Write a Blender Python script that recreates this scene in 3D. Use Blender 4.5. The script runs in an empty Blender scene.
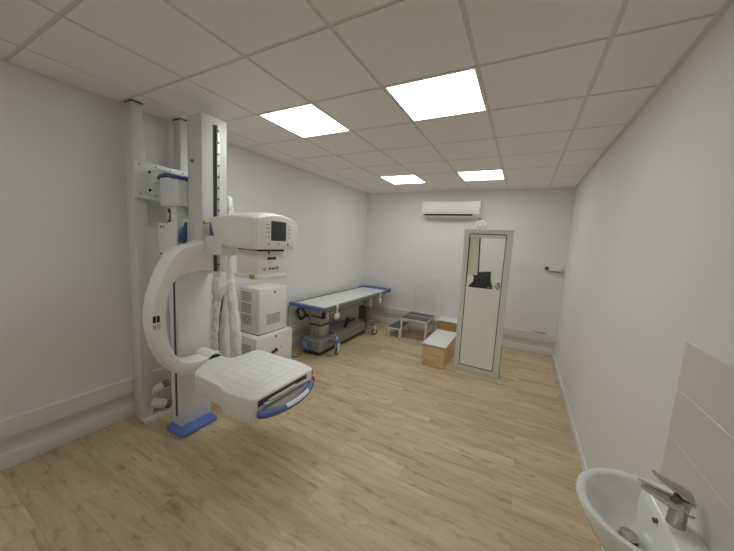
import bpy, bmesh, math, random
from mathutils import Vector, Matrix, noise as mnoise
random.seed(4)
SC = bpy.context.scene
COL = SC.collection
PI = math.pi
# room dimensions (metres): x from left wall, y into the room, z up
W, H, YB, YF = 3.72, 2.7875, 5.0155, -2.3

# ------------------------------------------------------------------ materials
def mat(name, color, rough=.5, metal=0., bump=0., bscale=60., var=0., vscale=4., spec=.5, coat=0.):
    m = bpy.data.materials.new(name); m.use_nodes = True
    nt = m.node_tree; b = nt.nodes['Principled BSDF']
    b.inputs['Base Color'].default_value = (*color, 1)
    b.inputs['Roughness'].default_value = rough
    b.inputs['Metallic'].default_value = metal
    b.inputs['Specular IOR Level'].default_value = spec
    b.inputs['Coat Weight'].default_value = coat
    tc = nt.nodes.new('ShaderNodeTexCoord')
    if var:
        n = nt.nodes.new('ShaderNodeTexNoise'); n.inputs['Scale'].default_value = vscale; n.inputs['Detail'].default_value = 4
        nt.links.new(tc.outputs['Object'], n.inputs['Vector'])
        mx = nt.nodes.new('ShaderNodeMix'); mx.data_type = 'RGBA'
        mx.inputs['A'].default_value = (*[c * (1 - var) for c in color], 1)
        mx.inputs['B'].default_value = (*[min(1, c * (1 + var)) for c in color], 1)
        nt.links.new(n.outputs['Fac'], mx.inputs['Factor']); nt.links.new(mx.outputs['Result'], b.inputs['Base Color'])
    if bump:
        n = nt.nodes.new('ShaderNodeTexNoise'); n.inputs['Scale'].default_value = bscale; n.inputs['Detail'].default_value = 3
        nt.links.new(tc.outputs['Object'], n.inputs['Vector'])
        bp = nt.nodes.new('ShaderNodeBump'); bp.inputs['Strength'].default_value = bump; bp.inputs['Distance'].default_value = .01
        nt.links.new(n.outputs['Fac'], bp.inputs['Height']); nt.links.new(bp.outputs['Normal'], b.inputs['Normal'])
    return m

def emis(name, color, strength):
    m = bpy.data.materials.new(name); m.use_nodes = True
    nt = m.node_tree; nt.nodes.remove(nt.nodes['Principled BSDF'])
    e = nt.nodes.new('ShaderNodeEmission'); e.inputs['Color'].default_value = (*color, 1); e.inputs['Strength'].default_value = strength
    nt.links.new(e.outputs[0], nt.nodes['Material Output'].inputs[0])
    return m

def floor_mat():
    m = bpy.data.materials.new('oak_planks'); m.use_nodes = True
    nt = m.node_tree; b = nt.nodes['Principled BSDF']; L = nt.links.new; N = nt.nodes.new
    tc = N('ShaderNodeTexCoord')
    br = N('ShaderNodeTexBrick'); br.offset = .37; br.offset_frequency = 2
    br.inputs['Scale'].default_value = 1; br.inputs['Brick Width'].default_value = 1.22; br.inputs['Row Height'].default_value = .18
    br.inputs['Mortar Size'].default_value = .0012; br.inputs['Mortar Smooth'].default_value = .3; br.inputs['Bias'].default_value = 0
    br.inputs['Color1'].default_value = (.0, .0, .0, 1); br.inputs['Color2'].default_value = (1, 1, 1, 1); br.inputs['Mortar'].default_value = (.5, .5, .5, 1)
    L(tc.outputs['Object'], br.inputs['Vector'])
    # per-plank shift of the grain
    sh = N('ShaderNodeVectorMath'); sh.operation = 'MULTIPLY_ADD'
    sh.inputs[1].default_value = (7.3, 3.1, 5.0); L(br.outputs['Color'], sh.inputs[0]); L(tc.outputs['Object'], sh.inputs[2])
    mp = N('ShaderNodeMapping'); mp.inputs['Scale'].default_value = (1.1, 9, 1); L(sh.outputs[0], mp.inputs['Vector'])
    n1 = N('ShaderNodeTexNoise'); n1.inputs['Scale'].default_value = 1.6; n1.inputs['Detail'].default_value = 6; n1.inputs['Roughness'].default_value = .6
    n1.inputs['Distortion'].default_value = .6; L(mp.outputs[0], n1.inputs['Vector'])
    mp2 = N('ShaderNodeMapping'); mp2.inputs['Scale'].default_value = (2.2, 60, 1); L(sh.outputs[0], mp2.inputs['Vector'])
    n2 = N('ShaderNodeTexNoise'); n2.inputs['Scale'].default_value = 2; n2.inputs['Detail'].default_value = 5; L(mp2.outputs[0], n2.inputs['Vector'])
    mp3 = N('ShaderNodeMapping'); mp3.inputs['Scale'].default_value = (3.2, 8, 1); L(sh.outputs[0], mp3.inputs['Vector'])
    n3 = N('ShaderNodeTexNoise'); n3.inputs['Scale'].default_value = 2.4; n3.inputs['Detail'].default_value = 5; n3.inputs['Distortion'].default_value = .15; L(mp3.outputs[0], n3.inputs['Vector'])
    r1 = N('ShaderNodeValToRGB')
    e = r1.color_ramp.elements
    e[0].position = .28; e[0].color = (.335, .245, .14, 1); e[1].position = .7; e[1].color = (.775, .635, .435, 1)
    x = e.new(.5); x.color = (.63, .495, .325, 1)
    ad = N('ShaderNodeMath'); ad.operation = 'MULTIPLY_ADD'; ad.inputs[1].default_value = .2; L(n2.outputs['Fac'], ad.inputs[0])
    ml = N('ShaderNodeMath'); ml.operation = 'MULTIPLY_ADD'; ml.inputs[1].default_value = .62; ml.inputs[2].default_value = .10; L(n1.outputs['Fac'], ml.inputs[0])
    L(ml.outputs[0], ad.inputs[2]); L(ad.outputs[0], r1.inputs['Fac'])
    # plank tone
    pt = N('ShaderNodeMix'); pt.data_type = 'RGBA'; pt.blend_type = 'MULTIPLY'; pt.inputs['Factor'].default_value = 1
    tr = N('ShaderNodeValToRGB'); tr.color_ramp.elements[0].color = (.88, .87, .85, 1); tr.color_ramp.elements[1].color = (1.06, 1.06, 1.06, 1)
    L(br.outputs['Color'], tr.inputs['Fac']); L(r1.outputs['Color'], pt.inputs['A']); L(tr.outputs['Color'], pt.inputs['B'])
    # dark knots
    kn = N('ShaderNodeValToRGB'); kn.color_ramp.elements[0].position = .57; kn.color_ramp.elements[0].color = (1, 1, 1, 1)
    kn.color_ramp.elements[1].position = .80; kn.color_ramp.elements[1].color = (.62, .55, .47, 1)
    L(n3.outputs['Fac'], kn.inputs['Fac'])
    k2 = N('ShaderNodeMix'); k2.data_type = 'RGBA'; k2.blend_type = 'MULTIPLY'; k2.inputs['Factor'].default_value = 1
    L(pt.outputs['Result'], k2.inputs['A']); L(kn.outputs['Color'], k2.inputs['B'])
    # joints
    jt = N('ShaderNodeMix'); jt.data_type = 'RGBA'; jt.inputs['B'].default_value = (.2, .14, .08, 1)
    jm = N('ShaderNodeMath'); jm.operation = 'MULTIPLY'; jm.inputs[1].default_value = .22; L(br.outputs['Fac'], jm.inputs[0])
    L(jm.outputs[0], jt.inputs['Factor']); L(k2.outputs['Result'], jt.inputs['A'])
    L(jt.outputs['Result'], b.inputs['Base Color'])
    b.inputs['Roughness'].default_value = .42; b.inputs['Specular IOR Level'].default_value = .35
    bp = N('ShaderNodeBump'); bp.inputs['Strength'].default_value = .12; bp.inputs['Distance'].default_value = .004
    L(n2.outputs['Fac'], bp.inputs['Height']); L(bp.outputs['Normal'], b.inputs['Normal'])
    return m

def wood_mat(name, a, b_):
    m = bpy.data.materials.new(name); m.use_nodes = True
    nt = m.node_tree; b = nt.nodes['Principled BSDF']; L = nt.links.new; N = nt.nodes.new
    tc = N('ShaderNodeTexCoord'); mp = N('ShaderNodeMapping'); mp.inputs['Scale'].default_value = (2, 3, 16); L(tc.outputs['Object'], mp.inputs['Vector'])
    n = N('ShaderNodeTexNoise'); n.inputs['Scale'].default_value = 2; n.inputs['Detail'].default_value = 5; n.inputs['Distortion'].default_value = 1.2; L(mp.outputs[0], n.inputs['Vector'])
    r = N('ShaderNodeValToRGB'); r.color_ramp.elements[0].position = .3; r.color_ramp.elements[0].color = (*a, 1); r.color_ramp.elements[1].position = .7; r.color_ramp.elements[1].color = (*b_, 1)
    L(n.outputs['Fac'], r.inputs['Fac']); L(r.outputs['Color'], b.inputs['Base Color']); b.inputs['Roughness'].default_value = .55
    return m

def thin_glass():
    m = bpy.data.materials.new('lead_glass'); m.use_nodes = True
    nt = m.node_tree; nt.nodes.remove(nt.nodes['Principled BSDF']); L = nt.links.new; N = nt.nodes.new
    t = N('ShaderNodeBsdfTransparent'); t.inputs['Color'].default_value = (.98, .985, .965, 1)
    g = N('ShaderNodeBsdfGlossy'); g.inputs['Roughness'].default_value = .02
    mx = N('ShaderNodeMixShader'); mx.inputs[0].default_value = .03; L(t.outputs[0], mx.inputs[1]); L(g.outputs[0], mx.inputs[2])
    L(mx.outputs[0], nt.nodes['Material Output'].inputs[0])
    return m

M = dict(
    wall=mat('wall_paint', (.80, .80, .78), .75, bump=.08, bscale=220, spec=.3),
    tile_c=mat('ceiling_tile', (.88, .865, .85), .9, bump=.12, bscale=180, var=.02, vscale=30, spec=.2),
    tee=mat('ceiling_tee', (.73, .71, .67), .6, spec=.3),
    trunk=mat('trunking_plastic', (.80, .785, .75), .5),
    floor=floor_mat(),
    lamp=emis('led_diffuser', (.975, 1, .985), 7.6),
    lampframe=mat('lamp_frame', (.8, .8, .78), .5),
    white=mat('white_enamel', (.80, .83, .83), .38, var=.01),
    post=mat('post_white', (.72, .72, .69), .5),
    spine=mat('spine_enamel', (.70, .725, .715), .4),
    vent=mat('vent_grey', (.26, .26, .25), .6),
    cream=mat('cream_plastic', (.90, .91, .87), .42, var=.01),
    cream2=mat('cream_strip', (.92, .92, .80), .45),  # even pale cream of the strip behind the pane
    cab=mat('cabinet_white', (.83, .84, .83), .45),
    gap=mat('dark_gap', (.02, .02, .02), .7),
    slot=mat('dark_slot', (.07, .065, .06), .6),
    dark=mat('dark_screen', (.045, .05, .055), .25),
    btn=mat('button_grey', (.50, .50, .47), .5),
    blue=mat('blue_plastic', (.13, .235, .64), .45),
    navy=mat('navy_trim', (.05, .075, .23), .45),
    tblue=mat('table_blue', (.105, .165, .42), .4),
    metal=mat('brushed_metal', (.55, .54, .52), .38, metal=.85),
    railgrey=mat('rail_grey', (.21, .21, .195), .42, metal=.3),
    rail=mat('rail_steel', (.52, .50, .48), .42, metal=.8),
    dmetal=mat('dark_metal', (.16, .155, .145), .45, metal=.5),
    grey=mat('grey_enamel', (.27, .265, .245), .45, metal=.25, var=.04),
    pillar=mat('pillar_grey', (.50, .49, .44), .45, metal=.2),
    mattop=mat('table_top_white', (.82, .83, .83), .4),
    rubber=mat('black_rubber', (.015, .015, .015), .6),
    wheel=mat('wheel_grey', (.12, .12, .12), .6),
    tread=mat('tread_grey', (.13, .14, .14), .8, bump=.3, bscale=300),
    frame=mat('screen_frame', (.74, .75, .70), .42, metal=.05),
    panel=mat('screen_panel', (.89, .90, .82), .5),
    glass=thin_glass(),
    bag=mat('bag_fabric', (.014, .015, .015), .55, bump=.4, bscale=60),
    wood=wood_mat('box_wood', (.64, .45, .24), (.82, .62, .36)),
    wood2=wood_mat('box_wood_dark', (.36, .23, .10), (.50, .34, .17)),
    ply=mat('ply_edge', (.30, .2, .11), .7),
    boxtop=mat('box_top_white', (.80, .81, .80), .4),
    ceram=mat('ceramic', (.88, .89, .88), .09, coat=.5),
    chrome=mat('chrome', (.55, .54, .51), .13, metal=1.),
    splash=mat('wall_tile', (.70, .67, .62), .22),
    grout=mat('grout', (.80, .78, .73), .8),
    film=mat('plastic_film', (.86, .87, .85), .18, bump=1., bscale=34, var=.06, vscale=18),
    insul=mat('pipe_insulation', (.80, .79, .74), .6, bump=.4, bscale=40),
    copper=mat('copper_brown', (.30, .15, .07), .5, metal=.3),
    brass=mat('brass', (.5, .36, .15), .4, metal=.8),
    red=mat('red_brown_knob', (.22, .045, .03), .4),
    yellow=mat('yellow_sticker', (.62, .50, .16), .6),
    line=mat('printed_line', (.56, .57, .57), .6),
    ac=mat('ac_plastic', (.86, .86, .83), .35),
    steel_white=mat('white_tube', (.80, .80, .78), .4),
    paleblue=mat('label_pale', (.74, .78, .84), .5),
)

# ------------------------------------------------------------------ mesh helpers
def bm_(): return bmesh.new()
def box(bm, x0, x1, y0, y1, z0, z1, bev=0., seg=2, mi=0, rot=None):
    r = bmesh.ops.create_cube(bm, size=1)
    vs = r['verts']
    c = Vector(((x0+x1)/2, (y0+y1)/2, (z0+z1)/2))
    for v in vs:
        p = Vector((v.co.x*(x1-x0), v.co.y*(y1-y0), v.co.z*(z1-z0)))
        if rot: p = rot @ p
        v.co = p + c
    fs = {f for v in vs for f in v.link_faces}
    if bev:
        es = list({e for v in vs for e in v.link_edges})
        rr = bmesh.ops.bevel(bm, geom=es, offset=bev, segments=seg, affect='EDGES', profile=.5)
        fs = set(rr['faces']) | {f for f in fs if f.is_valid}
    for f in fs: f.material_index = mi
    return bm
def prism(bm, pts, axis, a0, a1, bev=0., seg=2, mi=0):
    """polygon pts in the plane across `axis`, extruded from a0 to a1"""
    def P(p, a):
        if axis == 'x': return Vector((a, p[0], p[1]))
        if axis == 'y': return Vector((p[0], a, p[1]))
        return Vector((p[0], p[1], a))
    v0 = [bm.verts.new(P(p, a0)) for p in pts]; v1 = [bm.verts.new(P(p, a1)) for p in pts]
    n = len(pts); fs = [bm.faces.new(v0), bm.faces.new(v1)]
    for i in range(n): fs.append(bm.faces.new((v0[i], v0[(i+1) % n], v1[(i+1) % n], v1[i])))
    bmesh.ops.recalc_face_normals(bm, faces=fs)
    if bev:
        es = [e for f in fs[:2] for e in f.edges]
        rr = bmesh.ops.bevel(bm, geom=es, offset=bev, segments=seg, affect='EDGES', profile=.5)
        fs = list(rr['faces']) + [f for f in fs if f.is_valid]
    for f in fs: f.material_index = mi
    return bm
def rrect(x0, x1, y0, y1, r, n=6):
    out = []
    for cx, cy, a in ((x1-r, y1-r, 0), (x0+r, y1-r, 90), (x0+r, y0+r, 180), (x1-r, y0+r, 270)):
        for k in range(n+1):
            t = math.radians(a+90*k/n); out.append((cx+r*math.cos(t), cy+r*math.sin(t)))
    return out
def frame_of(d):
    d = d.normalized(); u = Vector((0, 0, 1)) if abs(d.z) < .9 else Vector((1, 0, 0))
    a = d.cross(u).normalized(); b = d.cross(a).normalized()
    return a, b
def tube(bm, pts, r, n=10, caps=True, mi=0):
    pts = [Vector(p) for p in pts]; rs = r if isinstance(r, (list, tuple)) else [r]*len(pts)
    rings = []; a = None
    for i, p in enumerate(pts):
        d = (pts[min(i+1, len(pts)-1)]-pts[max(i-1, 0)])
        if d.length < 1e-9: d = Vector((0, 0, 1))
        d.normalize()
        if a is None: a, b = frame_of(d)
        else:
            a = (a - d*a.dot(d)).normalized(); b = d.cross(a)
        b = d.cross(a)
        rings.append([bm.verts.new(p + (a*math.cos(2*PI*k/n) + b*math.sin(2*PI*k/n))*rs[i]) for k in range(n)])
    fs = []
    for A, B in zip(rings, rings[1:]):
        for k in range(n): fs.append(bm.faces.new((A[k], A[(k+1) % n], B[(k+1) % n], B[k])))
    if caps: fs += [bm.faces.new(rings[0][::-1]), bm.faces.new(rings[-1])]
    bmesh.ops.recalc_face_normals(bm, faces=fs)
    for f in fs: f.material_index = mi
    return bm
def loft(bm, rings, cap0=True, cap1=True, mi=0):
    R = [[bm.verts.new(Vector(p)) for p in ring] for ring in rings]; n = len(R[0]); fs = []
    for A, B in zip(R, R[1:]):
        for k in range(n): fs.append(bm.faces.new((A[k], A[(k+1) % n], B[(k+1) % n], B[k])))
    if cap0: fs.append(bm.faces.new(R[0][::-1]))
    if cap1: fs.append(bm.faces.new(R[-1]))
    bmesh.ops.recalc_face_normals(bm, faces=fs)
    for f in fs: f.material_index = mi
    return bm
def spline(pts, n=6):
    P = [Vector(p) for p in pts]; out = []
    for i in range(len(P)-1):
        p0, p1, p2, p3 = P[max(i-1, 0)], P[i], P[i+1], P[min(i+2, len(P)-1)]
        for k in range(n):
            t = k/n
            out.append(.5*((2*p1)+(p2-p0)*t+(2*p0-5*p1+4*p2-p3)*t*t+(3*p1-p0-3*p2+p3)*t**3))
    out.append(P[-1]); return out

ROOT = {}
def thing(name, label, cat, loc=(0, 0, 0), group=None):
    o = bpy.data.objects.new(name, None); COL.objects.link(o); o.location = loc; o.empty_display_size = .1
    o['label'] = label; o['category'] = cat
    if group: o['group'] = group
    ROOT[o.name] = Vector(loc)
    return o
def origin(o): return ROOT.get(o.name, Vector((0, 0, 0)))
def part(name, bm, m, parent=None, label=None, smooth=35, at=None):
    """link bm (built in room coordinates) as one mesh object"""
    L = origin(parent) if parent else Vector(at or (0, 0, 0))
    for v in bm.verts: v.co -= L
    me = bpy.data.meshes.new(name); bm.to_mesh(me); bm.free()
    for x in (m if isinstance(m, (list, tuple)) else [m]): me.materials.append(x)
    if smooth:
        for p in me.polygons: p.use_smooth = True
        me.set_sharp_from_angle(angle=math.radians(smooth))
    o = bpy.data.objects.new(name, me); COL.objects.link(o)
    if parent: o.parent = parent; ROOT[o.name] = L
    else: o.location = L; ROOT[o.name] = L
    if label: o['label'] = label
    return o
def single(name, bm, m, label, cat, at, group=None, smooth=35):
    o = part(name, bm, m, None, label, smooth, at); o['category'] = cat
    if group: o['group'] = group
    return o
def struct(name, bm, m, smooth=0):
    o = part(name, bm, m, None, None, smooth); o['kind'] = 'structure'; return o

# ------------------------------------------------------------------ the room
struct('floor', box(bm_(), -.1, W+.1, YF-.1, YB+.1, -.1, 0), M['floor'])
struct('wall_left', box(bm_(), -.1, 0, YF-.1, YB+.1, 0, H+.1), M['wall'])
struct('wall_right', box(bm_(), W, W+.1, YF-.1, YB+.1, 0, H+.1), M['wall'])
struct('wall_back', box(bm_(), 0, W, YB, YB+.1, 0, H+.1), M['wall'])
struct('wall_front', box(bm_(), 0, W, YF-.1, YF, 0, H+.1), M['wall'])
GX = .3516
xs = [0] + [GX+.6*k for k in range(6)] + [W]
ys = [YF] + [-1.8+.6*k for k in range(12)] + [YB]
LIT = [(2, 1.2), (4, 1.2), (2, 3.6), (4, 3.6), (2, -1.2)]  # last entry: unseen panel added to brighten near walls and x-ray machine
lit_cells = {(i, round(y, 2)) for i, y in LIT}
b = bm_()
T = .012
for i in range(len(xs)-1):
    for j in range(len(ys)-1):
        if ys[j+1]-ys[j] < .04: continue
        if (i, round(ys[j], 2)) in lit_cells: continue
        box(b, xs[i]+T, xs[i+1]-T, ys[j]+T, ys[j+1]-T, H-.001, H+.02)
box(b, 0, W, YF, YB, H+.006, H+.03, mi=1)
# perimeter angle
for a in ((0, .014, YF, YB), (W-.026, W, YF, YB)): box(b, *a, H-.004, H+.006, mi=1)
box(b, 0, W, YB-.014, YB, H-.003, H+.006, mi=1)
struct('ceiling', b, [M['tile_c'], M['tee']])
# cable trunking and skirting
b = box(bm_(), 0, .045, YF, YB, .245, .38, .004); box(b, 0, .049, YF, YB, .365, .378, .003); struct('trim_1', b, M['trunk'], 30)
b = box(bm_(), .046, W, YB-.045, YB, .24, .38, .004); box(b, .046, W, YB-.049, YB, .365, .378, .003); struct('trim_2', b, M['trunk'], 30)
struct('baseboard_left', box(bm_(), 0, .018, YF, YB, 0, .115, .004), M['trunk'], 30)
struct('baseboard_back', box(bm_(), .018, W-.014, YB-.02, YB, 0, .125, .004), M['trunk'], 30)
struct('baseboard_right', box(bm_(), W-.014, W, YF, YB, 0, .085, .003), M['trunk'], 30)
# tiled splashback over the basin
b = box(bm_(), W-.007, W-.001, -.9, .992, .62, 1.436, .001, mi=1)
for k in range(5):
    for y0 in (.388, -.212, -.812):
        z1 = 1.434-.2*k
        box(b, W-.009, W-.002, y0+.0015, y0+.6-.0015, z1-.197, z1, .0012, 1)
struct('trim_3', b, [M['splash'], M['grout']], 30)

# ceiling lights
names = {(2, 1.2): 'large lit square LED ceiling panel on the left, nearest the x-ray column top',
         (4, 1.2): 'largest lit square LED ceiling panel, on the right of the near pair',
         (2, 3.6): 'small far lit LED ceiling panel, left of the pair before the air conditioner',
         (4, 3.6): 'small far lit LED ceiling panel, right of the pair before the air conditioner',
         (2, -1.2): 'unseen LED ceiling panel added behind the viewer to brighten the near end'}
first = None
for (i, y) in LIT:
    x0 = GX+.6*(i-1); cx, cy = x0+.3, y+.3
    if first is None:
        t = thing('ceiling_light', names[(i, y)], 'ceiling light', (cx, cy, H), 'LED panels in the ceiling')
        b = bm_()
        for s in (-1, 1):
            box(b, cx-.297, cx+.297, cy+s*.288-.009, cy+s*.288+.009, H-.002, H+.012)
            box(b, cx+s*.288-.009, cx+s*.288+.009, cy-.279, cy+.279, H-.002, H+.012)
        f = part('frame', b, M['lampframe'], t)
        d = part('diffuser', box(bm_(), cx-.279, cx+.279, cy-.279, cy+.279, H-.001, H+.004), M['lamp'], t, 'glowing white diffuser', 0)
        first = (t, f, d)
    else:
        t = first[0].copy(); COL.objects.link(t); t.location = (cx, cy, H); t['label'] = names[(i, y)]
        for c in first[1:]:
            k = c.copy(); COL.objects.link(k); k.parent = t

# ------------------------------------------------------------------ air conditioner
t = thing('air_conditioner', 'long white split air conditioner mounted high on the back wall', 'air conditioner', (1.835, YB, 2.29))
x0, x1 = 1.315, 2.352
prof = [(YB-.001, 2.30), (YB-.06, 2.285), (YB-.15, 2.315), (YB-.2, 2.345), (YB-.215, 2.39), (YB-.215, 2.545), (YB-.2, 2.57), (YB-.001, 2.575)]
part('body', prism(bm_(), prof, 'x', x0, x1, .006), M['ac'], t)
part('front_panel', box(bm_(), x0+.002, x1-.002, YB-.222, YB-.21, 2.385, 2.56, .005), M['ac'], t)
R = Matrix.Rotation(math.radians(-52), 3, 'X')
part('air_outlet', box(bm_(), x0+.045, x1-.125, YB-.205, YB-.15, 2.312, 2.342, .003), M['gap'], t, 'black air outlet slot')
part('louver', box(bm_(), x0+.045, x1-.125, YB-.20, YB-.10, 2.296, 2.302, .002, rot=Matrix.Rotation(math.radians(-22), 3, 'X')), M['ac'], t)
# round wall device
t = thing('wall_siren', 'small round white device on the back wall under the air conditioner', 'wall device', (2.375, YB, 2.16))
c = Vector((2.375, YB, 2.165))
b = tube(bm_(), [c+Vector((0, y, 0)) for y in (-.001, -.045, -.062, -.07)], [.092, .092, .084, .06], 28); part('body', b, M['ac'], t)
b = tube(bm_(), [c+Vector((0, y, 0)) for y in (-.068, -.084, -.092)], [.046, .044, .028], 24); part('cap', b, M['ac'], t)
part('ring', tube(bm_(), [c+Vector((0, y, 0)) for y in (-.067, -.0725)], .058, 26), M['btn'], t, 'grey ring')
b = tube(bm_(), [c+Vector((x, -.02, z)) for x, z in ((-.02, .075), (-.03, .10), (-.035, .125))], .010, 8); part('cable_stub', b, M['rubber'], t, 'short dark cable at the top')

# wall fitting with brass end near the right corner
t = thing('wall_fitting', 'white box with brown brass pipe end on the back wall near right corner', 'pipe fitting', (3.57, YB, 1.44))
part('box', box(bm_(), 3.50, 3.672, YB-.065, YB, 1.447, 1.525, .006), M['trunk'], t)
part('pipe_end', tube(bm_(), [(3.47, YB, 1.486), (3.47, YB-.05, 1.486), (3.47, YB-.062, 1.486)], [.034, .034, .026], 18), M['brass'], t, 'brown brass ring')
part('pipe_bore', tube(bm_(), [(3.465, YB-.05, 1.488), (3.465, YB-.064, 1.488)], .019, 14), M['gap'], t, 'dark pipe opening')
part('lead', tube(bm_(), spline([(3.485, YB-.055, 1.467), (3.56, YB-.06, 1.441), (3.66, YB-.055, 1.438)]), .006, 8), M['copper'], t, 'thin brown pipe')
# cable offcut on the trunking
single('cable_offcut', tube(bm_(), spline([(3.38, YB-.03, .388), (3.44, YB-.028, .387), (3.51, YB-.028, .388), (3.57, YB-.03, .389)]), [.006]*12+[.008]*7, 8), M['dmetal'],
       'thin dark cable offcut lying on top of the back wall trunking', 'cable', (3.47, YB-.03, .38))

# ------------------------------------------------------------------ wall mounting frame
t = thing('mounting_frame', 'tall white two-post steel frame fixed against the left wall behind the x-ray column', 'frame', (.14, .85, 0))
for k, (y0, y1) in enumerate(((.607, .688), (.984, 1.058))):
    p = part('post', box(bm_(), .08, .2, y0, y1, .03, H-.012, .006), M['post'], t)
    part('top_gap', box(bm_(), .082, .2035, y0-.003, y1+.003, H-.012, H-.006), M['slot'], p, 'dark cut-out at the ceiling')
    part('sleeve', box(bm_(), .074, .206, y0-.005, y1+.005, .03, 2.47, .005), M['post'], p)
part('floor_bar', box(bm_(), .08, .256, .612, 1.075, 0, .032, .003), M['white'], t)
part('crossbeam', box(bm_(), .206, .222, .598, 1.075, 2.02, 2.312, .004), M['white'], t)
part('shelf_flange', box(bm_(), .206, .262, .598, 1.075, 2.008, 2.024, .003), M['white'], t)
for y in (.715, .97):
    br = part('bracket', prism(bm_(), [(.222, 2.255), (.222, 2.06), (.27, 2.06), (.31, 2.15), (.392, 2.165), (.392, 2.255)], 'y', y-.012, y+.012, .003), M['white'], t)
    for z in (2.235, 2.085): part('bolt', tube(bm_(), [(.255, y-.011, z), (.255, y-.022, z)], .012, 10), M['gap'], br, 'dark bolt head')
part('bracket_top', box(bm_(), .222, .392, .70, .985, 2.236, 2.252, .003), M['white'], t)
for y in (.64, .76, .88, .99):
    for z in (2.05, 2.29): part('screw', tube(bm_(), [(.22, y, z), (.226, y, z)], .006, 8), M['dmetal'], t)

# pipe stubs behind the column
pg = 'insulated pipe stubs on the floor'
for nm, lab, pts, r in (('pipe_stub', 'upper white insulated pipe stub with brown end behind the column foot', [(.17, .69, .25), (.18, .735, .265), (.19, .785, .28)], .040),
                        ('pipe_stub', 'lower white insulated pipe stub with brown end, thicker, near the floor behind the column', [(.17, .69, .15), (.19, .735, .125), (.20, .79, .095)], .046)):
    t = thing(nm, lab, 'pipe', pts[1], pg)
    P = [Vector(p) for p in pts]
    part('insulation', tube(bm_(), spline(P), r, 14), M['insul'], t)
    e = P[-1]; d = (P[-1]-P[-2]).normalized()
    part('pipe_end', tube(bm_(), [e-d*.01, e+d*.05], r*.85, 14), M['copper'], t, 'brown copper end')

# ------------------------------------------------------------------ x-ray machine
X = thing('xray_machine', 'big white u-arm x-ray machine with tall column, tube head and flat detector', 'x-ray machine', (.58, .85, 0))
part('foot_cover', prism(bm_(), rrect(.458, .715, .663, 1.0, .035), 'z', 0, .036, .008), M['blue'], X, 'blue rounded foot cover')
col = part('column', box(bm_(), .469, .597, .722, 1.003, .034, 1.96, .007), M['white'], X)
part('guide_slot', box(bm_(), .528, .553, .7195, .7235, .12, 1.6), M['slot'], col, 'long dark slot in the side')
part('slot_lip', box(bm_(), .472, .525, .716, .7222, .075, 1.6, .002), M['white'], col)
cov = part('column_cover', prism(bm_(), rrect(.405, .655, .69, 1.02, .03), 'z', 1.955, 2.178, .006), M['white'], X)
b = bm_()
ring = []
for k in range(9):
    u = k/8; zz = 2.176+.026*math.sin(PI*min(1, u*1.15+.08))
    ring.append((.397+.265*u, zz))
prism(b, [(p[0], p[1]-.016) for p in ring] + [(p[0], p[1]+.008) for p in ring[::-1]], 'y', .683, 1.03, .004)
part('cover_cap', b, M['navy'], cov, 'curved navy blue cap')
part('cap_screw', tube(bm_(), [(.415, .72, 2.19), (.415, .72, 2.235)], .011, 10), M['white'], cov)
part('motor_opening', box(bm_(), .478, .512, .7175, .7225, 1.83, 1.935), M['slot'], col, 'dark opening under the cover')
part('motor_tab', box(bm_(), .482, .500, .705, .719, 1.845, 1.90, .003), M['white'], col)
cp = part('carriage_plate', box(bm_(), .378, .64, .690, .712, 1.35, 1.815, .006), M['white'], X)
for x, z in ((.425, 1.785), (.462, 1.785), (.42, 1.56)): part('screw', tube(bm_(), [(x, .692, z), (x, .686, z)], .008, 10), M['gap'], cp, 'black screw')
part('carriage', box(bm_(), .597, .668, .765, .995, 1.40, 1.86, .006), M['white'], X)
b = tube(bm_(), spline([(.655, .765, 1.83), (.652, .752, 1.77), (.648, .742, 1.71), (.645, .735, 1.665)], 6), [.010+.016*min(1, i/12) for i in range(19)], 12)
part('bumper', b, M['navy'], X, 'navy blue curved bumper beside the spine')
sp = part('spine', box(bm_(), .663, .85, .776, .99, 1.43, 2.658, .005), M['spine'], X)
part('side_screw', tube(bm_(), [(.735, .777, 2.31), (.735, .766, 2.31)], .013, 12), M['copper'], sp, 'small brown screw')
part('rail_groove', box(bm_(), .849, .8525, .868, .892, 1.44, 2.60), M['slot'], sp, 'dark groove beside the rail')
rl = part('guide_rail', box(bm_(), .849, .866, .892, .914, 1.44, 2.605, .002), M['rail'], sp, 'steel guide rail with bolt holes')
z = 2.56
while z > 1.45:
    part('bolt_hole', tube(bm_(), [(.8655, .904, z), (.8668, .904, z)], .0088, 10), M['gap'], sp, 'black bolt hole'); z -= .0885

# the C-shaped arm, in a plane parallel to the left wall
outer = [(.81, 1.735), (.775, 1.69), (.72, 1.664), (.64, 1.643), (.56, 1.588), (.505, 1.49), (.468, 1.40), (.428, 1.28), (.412, 1.17), (.409, 1.08), (.418, .985), (.442, .88), (.478, .79), (.515, .725), (.56, .668), (.612, .626), (.672, .602), (.75, .597), (.86, .618)]
inner = [(.88, .64), (.90, .68), (.86, .705), (.72, .716), (.645, .73), (.60, .762), (.559, .815), (.53, .89), (.512, .97), (.502, 1.06), (.500, 1.14), (.508, 1.22), (.527, 1.30), (.555, 1.37), (.60, 1.418), (.68, 1.44), (.80, 1.448), (.87, 1.45)]
tail = [(.87, 1.735)]
arm = part('c_arm', prism(bm_(), [tuple(p) for p in outer+inner+tail], 'x', .70, .852, .016, 3), M['cream'], X, 'thick curved cream C-shaped arm', 28)
b = bm_()
for y0 in (.409, .434): box(b, .8515, .8535, y0, y0+.019, 1.100, 1.148)
part('emblem', b, M['gap'], arm, 'two black squares printed on the arm')
b = bm_()
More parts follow.
